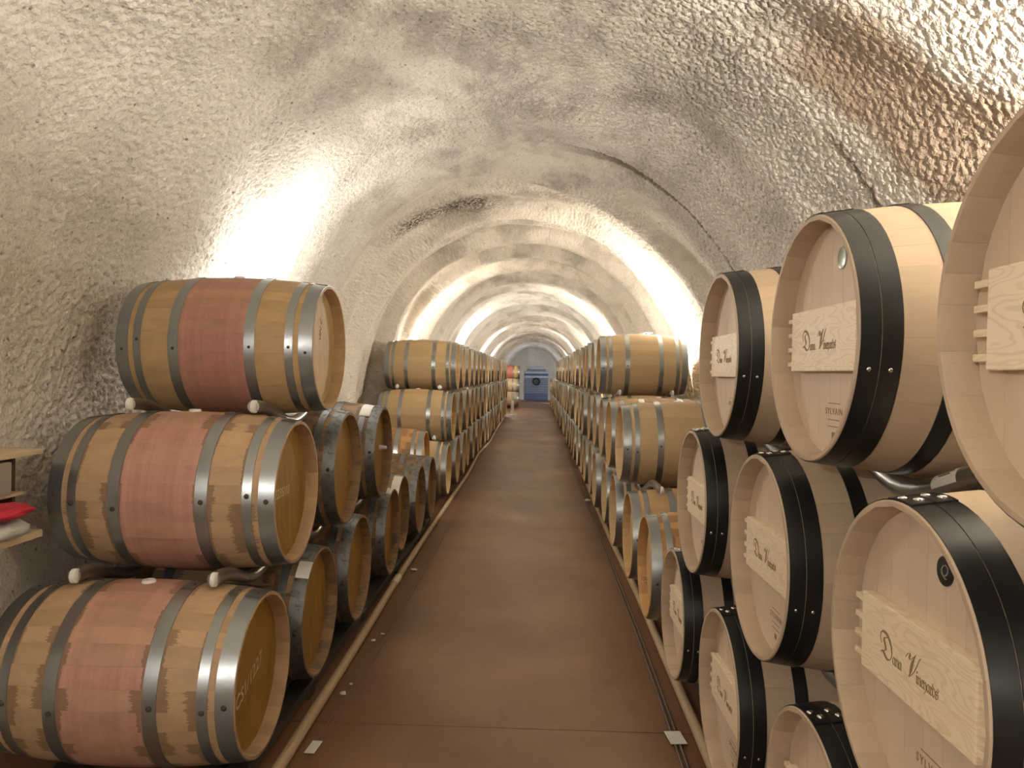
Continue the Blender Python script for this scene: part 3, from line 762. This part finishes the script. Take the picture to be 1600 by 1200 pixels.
# ------------------------------------------------------------------ flood lights behind the barrels
HOUS = simple('lamp_housing', (.05, .05, .05, 1), .4, .5)
def lens_mat(col):
    m = NT('lamp_lens'); m.b.inputs['Emission Color'].default_value = col; m.b.inputs['Emission Strength'].default_value = 25
    m.base((.9, .9, .85, 1)); return m.m
LENS = {'w': lens_mat((1, .86, .62, 1)), 'n': lens_mat((1, .95, .82, 1)), 'c': lens_mat((.86, .95, 1, 1))}
LCOL = {'w': (1, .95, .85), 'n': (1, .98, .94), 'c': (.94, .99, 1.0)}
HOUSM = from_bm('housing', box_bm(.10, .20, .09, .012, (0, 0, .0)), HOUS, True, 40)
def flood(side, y, z, col, label, pw=1.0, xoff=0, beam=0, aim=(0, 0, 1), spill_blocker=False):
    xw = float(np.interp(z, B[:ns//2, 1], B[:ns//2, 0])); xw = xw if side < 0 else 2*XC-xw
    nar = 1-.2*min(max((y-38.5)/6, 0), 1); xw = XC+(xw-XC)*nar
    x = xw-side*(.28+xoff)
    e = empty('flood_light', (x, y, z)); tag(e, label, 'lamp', 'flood lights washing the vault')
    mesh_obj('housing', HOUSM, e, (0, 0, 0), (0, 0, 0))
    ln = mesh_obj('lens', from_bm('lens', box_bm(.08, .17, .006, .002), LENS[col]), e, (0, 0, .047))
    ln['label'] = 'glowing lens'
    bl = .26+xoff
    mesh_obj('bracket', from_bm('bracket', box_bm(bl, .04, .03, .004), HOUS), e, (side*(.04+bl/2), 0, -.02))
    ld = bpy.data.lights.new('lamp', 'SPOT' if beam else 'POINT')
    if beam: ld.spot_size = math.radians(beam); ld.spot_blend = .35
    ld.energy = LAMP_W*pw; ld.color = LCOL[col]; ld.shadow_soft_size = .03
    lo = bpy.data.objects.new('lamp', ld); link(lo); lo.parent = e; lo.location = (0, 0, .11)
    if spill_blocker: mesh_obj('spill_blocker', from_bm('spill_blocker', box_bm(.12, .006, .20, .002, (0, -.106, .055)), HOUS), e)  # added unseen plate that blocks the lamp's spill towards the camera
    if beam: lo.rotation_euler = Vector(aim).to_track_quat('-Z', 'Y').to_euler()
    return e
flood(1, 1.50, 2.12, 'w', 'flood light hidden behind the near right new barrels', 3.2, xoff=-.02, beam=160, aim=(-.15, .3, 1))
flood(1, 9.15, 2.10, 'w', 'flood light glaring at the back of the top right grey-hooped barrel', 1.15, xoff=.2)
flood(1, 16.78, 2.06, 'n', 'second flood light along the right wall beyond the glaring one', 1.3, xoff=.1)
flood(1, 23.46, 2.06, 'n', 'third flood light along the right wall beyond the glaring one', 1.2, xoff=.1)
flood(1, 30.8, 2.06, 'n', 'fourth flood light along the right wall beyond the glaring one', 1.2, xoff=.1)
flood(1, 38.6, 2.06, 'n', 'last flood light on the right wall before the blue door', .6)
flood(-1, 5.4, 2.06, 'n', 'flood light hidden behind the rose-banded barrel', .6, xoff=.27, spill_blocker=True)
flood(-1, 12.74, 2.08, 'w', 'flood light behind the near end of the far top left row', 1.1, xoff=.1)
flood(-1, 19.42, 2.06, 'c', 'second flood light along the far left row, cool white', 1.3, xoff=.1)
flood(-1, 27.06, 2.06, 'n', 'third flood light along the far left row', 1.2, xoff=.1)
flood(-1, 34.0, 2.06, 'n', 'flood light before the last left stack', 1.0)
flood(-1, -1.7, 2.14, 'n', 'flood light on the left wall behind the camera', 1.2, xoff=.3)
flood(1, -3.9, 2.14, 'n', 'flood light on the right wall behind the camera', .45, xoff=.3)

# ------------------------------------------------------------------ things on the floor
def hose_mat():
    m = NT('ribbed_hose'); o = m.n('ShaderNodeNewGeometry').outputs['Position']; s = m.sep(o)
    m.base(m.mix(m.noise(o, 3, 3), rgb((168, 140, 108)), rgb((192, 168, 132)))); m.rough(.55)
    m.bump(m.math('SINE', m.math('MULTIPLY', s[1], 900.0)), .4, .002); return m.m
HOSE = hose_mat()
def spline(pts, n):
    P = np.array(pts, float); t = np.r_[0, np.cumsum(np.linalg.norm(np.diff(P, axis=0), axis=1))]
    tt = np.linspace(0, t[-1], n); out = np.zeros((n, P.shape[1]))
    for k in range(P.shape[1]): out[:, k] = np.interp(tt, t, P[:, k])
    for _ in range(6): out[1:-1] = .25*out[:-2]+.5*out[1:-1]+.25*out[2:]
    return out
def floor_line(name, pts, r, mat, label, cat, seg=10, n=120):
    P = spline([(x, y, r) for x, y in pts], n)
    o0 = P[0].copy()
    ob = tube(name, P-o0, r, mat, seg); ob.location = o0
    return tag(ob, label, cat)
hl = floor_line('hose', [(-1.0, 2.2), (-1.02, 3.1), (-1.03, 4.5), (-1.055, 5.9), (-1.06, 7.8), (-1.06, 10), (-1.05, 12), (-1.12, 15), (-1.05, 18), (-1.1, 21), (-1.14, 27), (-1.14, 29)], .026, HOSE,
                'long beige ribbed hose on the floor along the left barrels', 'hose')
hr_ = floor_line('hose', [(.75, 1.4), (.765, 3.2), (.772, 4.4), (.786, 5.6), (.765, 7.2), (.772, 9.6), (.79, 13.5), (.80, 18.5), (.79, 24), (.79, 30)], .026, HOSE,
                 'long beige ribbed hose on the floor along the right barrels', 'hose')
cl = NT('coupling'); cl.base(rgb((222, 210, 180))); cl.rough(.4)
cp = tube('coupling', [(0, 0, 0), (0, .2, 0)], .029, cl.m, 14, hl); cp.location = Vector((-1.053, 5.75, .026))-hl.location; cp['label'] = 'pale shiny coupling sleeve'
CAB = simple('cable_grey', rgb((92, 78, 64)), .5)
ce = empty('floor_cable', (0, 1.5, 0)); tag(ce, 'flat dark twin cable running straight along the right side of the aisle', 'cable')
for dx_ in (-.011, .011):
    P = spline([(.64+dx_, 0, .007), (.655+dx_, 1.7, .007), (.663+dx_, 2.05, .007), (.677+dx_, 3.25, .007), (.68+dx_, 5.4, .007), (.675+dx_, 8.1, .007), (.67+dx_, 14, .007)], 90)
    tube('strand', P, .0065, CAB, 8, ce)
tp = mesh_obj('tape', from_bm('tape', box_bm(.075, .12, .002, .0006, (0, 0, .0145)), M['tape']), ce, (.659, 1.95, 0), (0, 0, .1)); tp['label'] = 'white tape'
ll = empty('floor_string', (0, 1.5, 0)); tag(ll, 'thin faint cord along the left side of the aisle', 'cord')
for dx_ in (-.012, .012):
    P = spline([(-.95+dx_, 0, .003), (-.935+dx_, 1.8, .003), (-.9+dx_, 3.1, .003), (-.9+dx_, 4.1, .003), (-.9+dx_, 9, .003)], 70)
    tube('strand', P, .0028, simple('cord_brown', rgb((122, 92, 70)), .6), 6, ll)
tp = mesh_obj('tape', from_bm('tape', box_bm(.045, .11, .002, .0006, (0, 0, .0075)), M['tape']), ll, (-.938, 1.77, 0), (0, 0, -.06)); tp['label'] = 'cream tape'
for i, (x, y, s_, lab) in enumerate([(-.96, 4.6, .02, 'small white plaster crumb on the floor beside the left hose'), (-.93, 4.72, .016, 'smaller white crumb just beyond the other crumb by the left hose'),
                                   (-.95, 3.83, .02, 'flat white scrap on the floor between left hose and cord'), (-.94, 3.95, .012, 'tiny white scrap beside the flat scrap by the left hose'),
                                   (-.98, 6.25, .03, 'larger pale scrap touching the left hose farther along'), (.69, 9.9, .05, 'pale scrap on the right cable near the far barrels')]):
    bm = bmesh.new(); bmesh.ops.create_icosphere(bm, subdivisions=1, radius=s_)
    for v in bm.verts: v.co *= random.uniform(.7, 1.2); v.co.z = v.co.z*.35
    zmin = min(v.co.z for v in bm.verts)
    o = mesh_obj('crumb', from_bm('crumb', bm, M['tape']), None, (x, y, -zmin))
    tag(o, lab, 'debris', 'white crumbs on the floor')
# white post cart at the far left
WH = simple('white_enamel', rgb((214, 214, 206)), .4)
pp = empty('hose_post', (-.9, 29.6, 0)); tag(pp, 'slim white standing post with a boxy head at the end of the left rows', 'post')
mesh_obj('base', lathe([(0, 0), (0, .14), (.02, .14), (.03, .1), (.03, 0)], 20, WH, 'base', False, 40, 'z'), pp)
tube('pole', [(0, 0, .02), (0, 0, .3), (0, 0, .62)], .055, WH, 14, pp)
mesh_obj('post_head', from_bm('post_head', box_bm(.17, .15, .3, .02, (.02, 0, .75)), WH, True, 40), pp)

# ------------------------------------------------------------------ little shelf niche on the near left wall
BRD = stave_mat('shelf_board', rgb((206, 186, 150)), .12)
sh = empty('wall_shelf', (-2.14, 2.64, .96)); tag(sh, 'pale two-board wooden shelf fixed to the left wall, cut by the frame', 'shelf')
mesh_obj('top_board', from_bm('top_board', box_bm(.26, .80, .022, .003, (.0, .02, .335)), BRD), sh)
mesh_obj('bottom_board', from_bm('bottom_board', box_bm(.26, .80, .03, .003, (.0, .02, 0.0)), BRD), sh)
mesh_obj('middle_board', from_bm('middle_board', box_bm(.2, .70, .012, .002, (-.0, .0, .174)), BRD), sh)
mesh_obj('side_panel', from_bm('side_panel', box_bm(.16, .018, .31, .002, (-.03, .36, .17)), simple('panel_dark', rgb((92, 70, 48)), .7, 0, .4)), sh)
mesh_obj('side_panel', from_bm('side_panel', box_bm(.16, .018, .31, .002, (-.03, -.36, .17)), simple('panel_dark', rgb((92, 70, 48)), .7, 0, .4)), sh)
def cloth(name, sx, sy, sz, mat, loc, label, cat, sd):
    bm = bmesh.new(); bmesh.ops.create_icosphere(bm, subdivisions=4, radius=1)
    P = np.array([v.co[:] for v in bm.verts]); d = 1+.35*perlin(P*1.7+sd)+.22*np.abs(perlin(P*3.6+sd*3))
    for v, k in zip(bm.verts, d): v.co = Vector((v.co.x*k*sx, v.co.y*k*sy, max(v.co.z*k, -.75)*sz))
    zmin = min(v.co.z for v in bm.verts)
    o = mesh_obj(name, from_bm(name, bm, mat, True), None, (loc[0], loc[1], loc[2]-zmin)); return tag(o, label, cat)
gb_ = mesh_obj('storage_box', from_bm('storage_box', box_bm(.16, .5, .13, .008, (0, 0, .065)), simple('grey_plastic', rgb((150, 144, 132)), .5)), None, (-2.1, 2.64, 1.1415))
tag(gb_, 'grey box lying on the rags inside the left wall shelf', 'box')
cloth('rag', .08, .15, .03, simple('red_cloth', rgb((190, 44, 62)), .8), (-2.03, 2.81, 1.063), 'red rag hanging out of the left wall shelf', 'rag', 1.3)
cloth('plastic_bag', .085, .19, .042, simple('white_bag', rgb((196, 200, 190)), .45), (-2.05, 2.80, .975), 'crumpled white bag on the bottom board of the wall shelf', 'bag', 4.1)

# ------------------------------------------------------------------ blue ribbed door with a round black vent at the tunnel end
BLUE = simple('blue_grey_slat', rgb((134, 136, 156)), .55, 0, .35, 5)  # bluish slat paint also carries the bluish light on the door
BLUEL = simple('pale_blue_slat', rgb((196, 202, 222)), .5, 0, .3, 6)
BLUED = simple('deep_blue_slat', rgb((84, 92, 132)), .5, 0, .5, 5)
dr = empty('door_1', (.02, 46.86, 0)); tag(dr, 'blue-grey ribbed door with a round black vent at the end of the tunnel', kind='structure')
nsl = 15
for k in range(nsl):
    hh = 2.02/nsl
    m_ = BLUEL if k in (14, 12, 10) else (BLUED if k in (0, 1, 2, 11) else BLUE)
    sl = mesh_obj('slat', from_bm('slat', box_bm(1.45 if k < 13 else 1.45-.3*(k-12), .04+.02*(k % 2), hh-.012, .008, (0, 0, hh/2)), m_), dr, (0, -.02, k*hh))
mesh_obj('vent', lathe([(0, 0), (-.005, .16), (-.06, .21), (-.06, .24), (0, .25)], 32, simple('vent_black', (.01, .01, .012, 1), .5), 'vent', False, 40, 'z'), dr, (0, -.06, 1.12), (PI/2+PI, 0, 0))

wl = empty('door_fill_light', (1.2, 41.2, 0)); tag(wl, 'added cool white fill light on the floor past the right rows, out of view, facing the blue door', 'lamp')
mesh_obj('stand', from_bm('stand', box_bm(.3, .2, .04, .008, (0, 0, .02)), HOUS, True, 40), wl)  # lamp added out of view to brighten the end door
mesh_obj('housing', from_bm('housing', box_bm(.26, .1, .22, .012, (0, 0, .17)), HOUS, True, 40), wl)
mesh_obj('lens', from_bm('lens', box_bm(.22, .008, .18, .002, (0, .054, .17)), LENS['c']), wl)
ld = bpy.data.lights.new('door_fill_lamp', 'SPOT'); ld.energy = 110; ld.color = (.78, .87, 1); ld.spot_size = math.radians(140); ld.spot_blend = .5; ld.shadow_soft_size = .06
lo = bpy.data.objects.new('door_fill_lamp', ld); link(lo); lo.parent = wl; lo.location = (0, .1, .17); lo.rotation_euler = (PI/2+.25, 0, .2)
